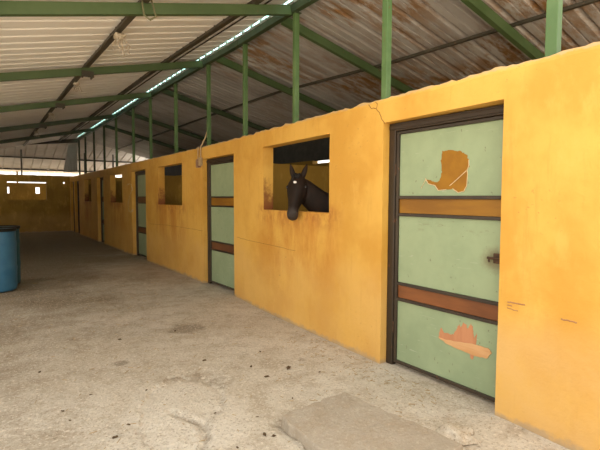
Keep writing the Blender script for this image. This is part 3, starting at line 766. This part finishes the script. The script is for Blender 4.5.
DEB = [(-1.25, 3.82, .022), (-0.97, 3.45, .02), (-0.97, 3.18, .022), (-0.71, 3.24, .036), (-2.46, 3.47, .014), (-2.24, 2.9, .022), (-1.46, 2.38, .022), (-1.42, 2.34, .018), (-1.88, 3.47, .014), (-2.13, 3.01, .016), (-1.59, 2.84, .012),
       (-1.67, 2.35, .012), (-2.25, 3.64, .012), (-2.52, 4.37, .02), (-1.74, 4.9, .022), (-1.15, 4.88, .02), (-2.44, 3.3, .012), (-0.54, 3.01, .014), (-0.71, 3.74, .016), (-1.38, 2.62, .012), (-1.02, 2.72, .012)]
for i, (x, y, r) in enumerate(DEB):
    r *= 0.72
    o = MB().blob((0, 0, 0), (r*1.2, r*0.65, r*0.4), i, 2, 1.1).build('dung_crumb', 'clod')
    o.location = (x, y, max(fz(x, y), -0.02)+r*0.3); o.rotation_euler = (0, 0, i*1.3)
    tag(o, 'small dark crumb of dry dung lying on the dusty concrete', 'crumb', 'dry crumbs on the floor')
def straw():
    m = MB(); rnd = random.Random(11)
    for k in range(420):
        y = rnd.uniform(1.6, 9.0); x = rnd.uniform(-2.8, wx(y)-0.05)
        if rnd.random() < 0.35: y = rnd.uniform(2.0, 4.0); x = wx(y)-abs(rnd.gauss(0, 0.25))-0.03
        a = rnd.uniform(0, PI); L = rnd.uniform(0.008, 0.025); z = fz(x, y)+0.003
        m.tube([(x-math.cos(a)*L, y-math.sin(a)*L, z), (x+math.cos(a)*L, y+math.sin(a)*L, z+0.002)], 0.0022, 4)
    o = m.build('straw_litter', 'straw'); tag(o, 'fine straw and chaff scattered over the concrete floor', 'straw', kind='stuff')
straw()

# ------------------------------------------------------------------ horse
def horse():
    P0 = Vector((0.145, 4.35, 1.765)); P1 = Vector((-0.075, 4.150, 1.30))
    a = (P1-P0).normalized(); h = Vector((a.x, a.y, 0)).normalized()
    s = Vector((-h.y, h.x, 0)); s = -s if s.dot(Vector((0.75, -0.65, 0))) < 0 else s
    n = s.cross(a); n = n if n.dot(h) > 0 else -n
    L = (P1-P0).length; k = L/0.56
    def ring(c, u, v, ru, rv, N=20, e=2.3):
        out = []
        for q in range(N):
            t = 2*PI*q/N; cu, sv = math.cos(t), math.sin(t)
            out.append(c+u*(math.copysign(abs(cu)**(2/e), cu)*ru)+v*(math.copysign(abs(sv)**(2/e), sv)*rv))
        return out
    def hp(t, side=0.0, front=0.0): return P0+a*(t*k)+s*side+n*front
    m = MB()
    HEAD = [(-0.045, .035, .04, -.07), (-0.02, .064, .075, -.075), (0.04, .09, .10, -.08), (0.11, .112, .128, -.09), (0.17, .116, .142, -.10), (0.23, .104, .138, -.10), (0.30, .083, .112, -.08), (0.38, .067, .088, -.06), (0.44, .058, .074, -.052), (0.49, .064, .074, -.056), (0.525, .064, .066, -.060), (0.548, .056, .050, -.066), (0.565, .036, .03, -.07)]
    m.loft([ring(hp(t, 0, off), s, n, w_, d_) for t, w_, d_, off in HEAD])
    # brow ridges, nostrils, lower lip
    for sg in (-1, 1):
        m.loft([ring(hp(0.085+0.02*q, sg*(0.072+0.008*math.sin(q)), -0.012-0.012*q), s, n, 0.02*math.sin(PI*(q+0.5)/5)+0.004, 0.02*math.sin(PI*(q+0.5)/5)+0.004) for q in range(5)])
        m.loft([ring(hp(0.475+0.016*q, sg*0.040, -0.02), s, n, 0.018*math.sin(PI*(q+0.6)/5)+0.003, 0.016*math.sin(PI*(q+0.6)/5)+0.003) for q in range(5)])
        # cheekbone line
        m.loft([ring(hp(0.17+0.05*q, sg*(0.088-0.013*q), -0.055+0.003*q), s, n, 0.012, 0.012) for q in range(4)])
    m.loft([ring(hp(0.47+0.018*q, 0, -0.112), s, n, 0.035*math.sin(PI*(q+0.6)/5)+0.004, 0.022*math.sin(PI*(q+0.6)/5)+0.003) for q in range(5)])
    # ears
    up = (-a*0.75 + Vector((0, 0, 0.65))).normalized()
    for sg in (-1, 1):
        base = hp(-0.005, sg*0.052, -0.055); tip_d = (up+s*sg*0.30+n*0.08).normalized()
        pr = [(0.0, .026, .030), (0.03, .031, .028), (0.07, .030, .024), (0.11, .021, .017), (0.14, .010, .009), (0.155, .003, .003)]
        m.loft([ring(base+tip_d*t, s, n, u_, v_, 14, 2.0) for t, u_, v_ in [(q*1.22, a_*1.12, b_*1.12) for q, a_, b_ in pr]])
    # neck and trunk
    up_z = Vector((0, 0, 1))
    SP = [((0.16, 4.39, 1.69), .085, .062), ((0.24, 4.36, 1.60), .125, .072), ((0.40, 4.30, 1.45), .155, .08), ((0.62, 4.22, 1.29), .20, .10), ((0.86, 4.16, 1.16), .265, .15), ((1.1, 4.12, 1.07), .315, .21), ((1.45, 4.1, 1.03), .31, .26), ((1.85, 4.08, 1.03), .29, .275), ((2.15, 4.06, 1.09), .275, .25), ((2.38, 4.05, 1.12), .20, .19), ((2.5, 4.05, 1.12), .09, .09)]
    pts = [Vector(p) for p, _, _ in SP]; rings = []
    for i, (p, hh, ww) in enumerate(SP):
        d = (pts[min(i+1, len(pts)-1)]-pts[max(i-1, 0)]).normalized()
        side = d.cross(up_z).normalized(); u2 = side.cross(d).normalized()
        rings.append(ring(pts[i], side, u2, ww, hh, 20, 2.1))
    m.loft(rings)
    # legs
    for sg in (-1, 1):
        yy = 4.1+sg*0.15
        m.tube([(1.05, yy, 1.0), (1.06, yy, 0.72), (1.07, yy, 0.46), (1.07, yy, 0.42), (1.08, yy, 0.16), (1.07, yy, 0.12), (1.03, yy, 0.05), (1.01, yy, 0.0)], [.10, .075, .048, .045, .032, .04, .042, .055], 14)
        yy = 4.06+sg*0.14
        m.tube([(2.22, yy, 1.05), (2.12, yy, 0.75), (2.30, yy, 0.50), (2.34, yy, 0.44), (2.30, yy, 0.16), (2.28, yy, 0.12), (2.24, yy, 0.05), (2.22, yy, 0.0)], [.17, .11, .055, .048, .034, .04, .042, .055], 14)
    # coat
    t = NT('dark_bay_coat')
    col = t.mix(t.ramp(t.noise(5, 4), 0.4, 0.65), (0.014, 0.0075, 0.004), (0.024, 0.012, 0.0065))
    def spot(c, r, color, col, amt=1.0, ns=0.03, stretch=None):
        vm = t.n('ShaderNodeVectorMath', operation='DISTANCE'); t.l(t.obj(), vm.inputs[0]); vm.inputs[1].default_value = c
        dd = t.math('ADD', vm.outputs['Value'], t.math('MULTIPLY', t.math('SUBTRACT', t.noise(30, 3), 0.5), ns))
        return t.mix(t.ramp(dd, r, r*0.6, 0, amt), col, color)
    col = spot(hp(0.53, 0, -0.05), 0.12, (0.04, 0.03, 0.026), col, 0.8)
    col = spot(hp(0.20, 0.10, -0.10), 0.09, (0.034, 0.02, 0.014), col, 0.7)  # lit side of the cheek painted lighter into the coat
    col = spot(hp(0.125, -0.004, 0.034), 0.022, (0.85, 0.80, 0.74), col, 1.0, 0.03)
    t.bump(t.noise(60, 3), 0.08, 0.004)
    mat = t.done(col, 0.6, 0, 0.22)
    root = empty('horse', (0, 0, 0))
    tag(root, 'dark bay horse with a white star looking out of the nearest window', 'horse')
    o = m.build('body', mat, root, True)
    rm = o.modifiers.new('skin', 'REMESH'); rm.mode = 'VOXEL'; rm.voxel_size = 0.011; rm.use_smooth_shade = True
    sm = o.modifiers.new('soften', 'SMOOTH'); sm.factor = 0.5; sm.iterations = 5
    for sg in (-1, 1):
        g = MB(); c = hp(0.135, sg*0.102, -0.055)
        bmesh.ops.create_uvsphere(g.bm, u_segments=16, v_segments=10, radius=0.025)
        for v in g.bm.verts: v.co = v.co + c
        g.build('eye', 'eye', root, True)
        g = MB(); c = hp(0.515, sg*0.038, -0.006)
        g.loft([ring(c+n*q*0.004, s*0.8+a*0.5, n.cross(s*0.8+a*0.5).normalized(), 0.013, 0.009, 12, 2) for q in (-1, 0, 1)])
        g.build('nostril', 'hair', root, True)
    # forelock, mane, tail
    rnd = random.Random(3); m = MB()
    for q in range(16):
        x = rnd.uniform(-0.035, 0.035)
        b0 = hp(-0.04, x*0.8, -0.03); e = hp(rnd.uniform(0.03, 0.085), x*1.7, 0.028+rnd.uniform(0, .008))
        m.tube([b0, (b0+e)/2+n*0.03, e], [.009, .009, .002], 6)
    m.build('forelock', 'hair', root, True)
    m = MB()
    for q in range(60):
        f = q/59; i = f*3.6; j = int(i); g = i-j
        p = pts[j].lerp(pts[j+1], g); hh = SP[j][1]+(SP[j+1][1]-SP[j][1])*g
        d = (pts[j+1]-pts[j]).normalized(); side = d.cross(up_z).normalized(); u2 = side.cross(d).normalized()
        top = p+u2*(hh-0.01); sgn = -1 if side.dot(Vector((-0.57, -0.82, 0))) > 0 else 1
        w_ = 0.07+0.03*rnd.random()
        m.tube([top, top+u2*0.012+side*sgn*0.02, top+side*sgn*w_-u2*0.05, top+side*sgn*(w_+0.02)-u2*rnd.uniform(.12, .2)], [.011, .012, .009, .002], 6)
    m.build('mane', 'hair', root, True)
    m = MB()
    for q in range(10):
        y = 4.05+rnd.uniform(-.04, .04)
        m.tube([(2.5, y, 1.2), (2.58, y, 1.1), (2.6+rnd.uniform(-.03, .03), y, 0.7), (2.57, y+rnd.uniform(-.03, .03), 0.4)], [.02, .025, .022, .003], 6)
    m.build('tail', 'hair', root, True)
horse()
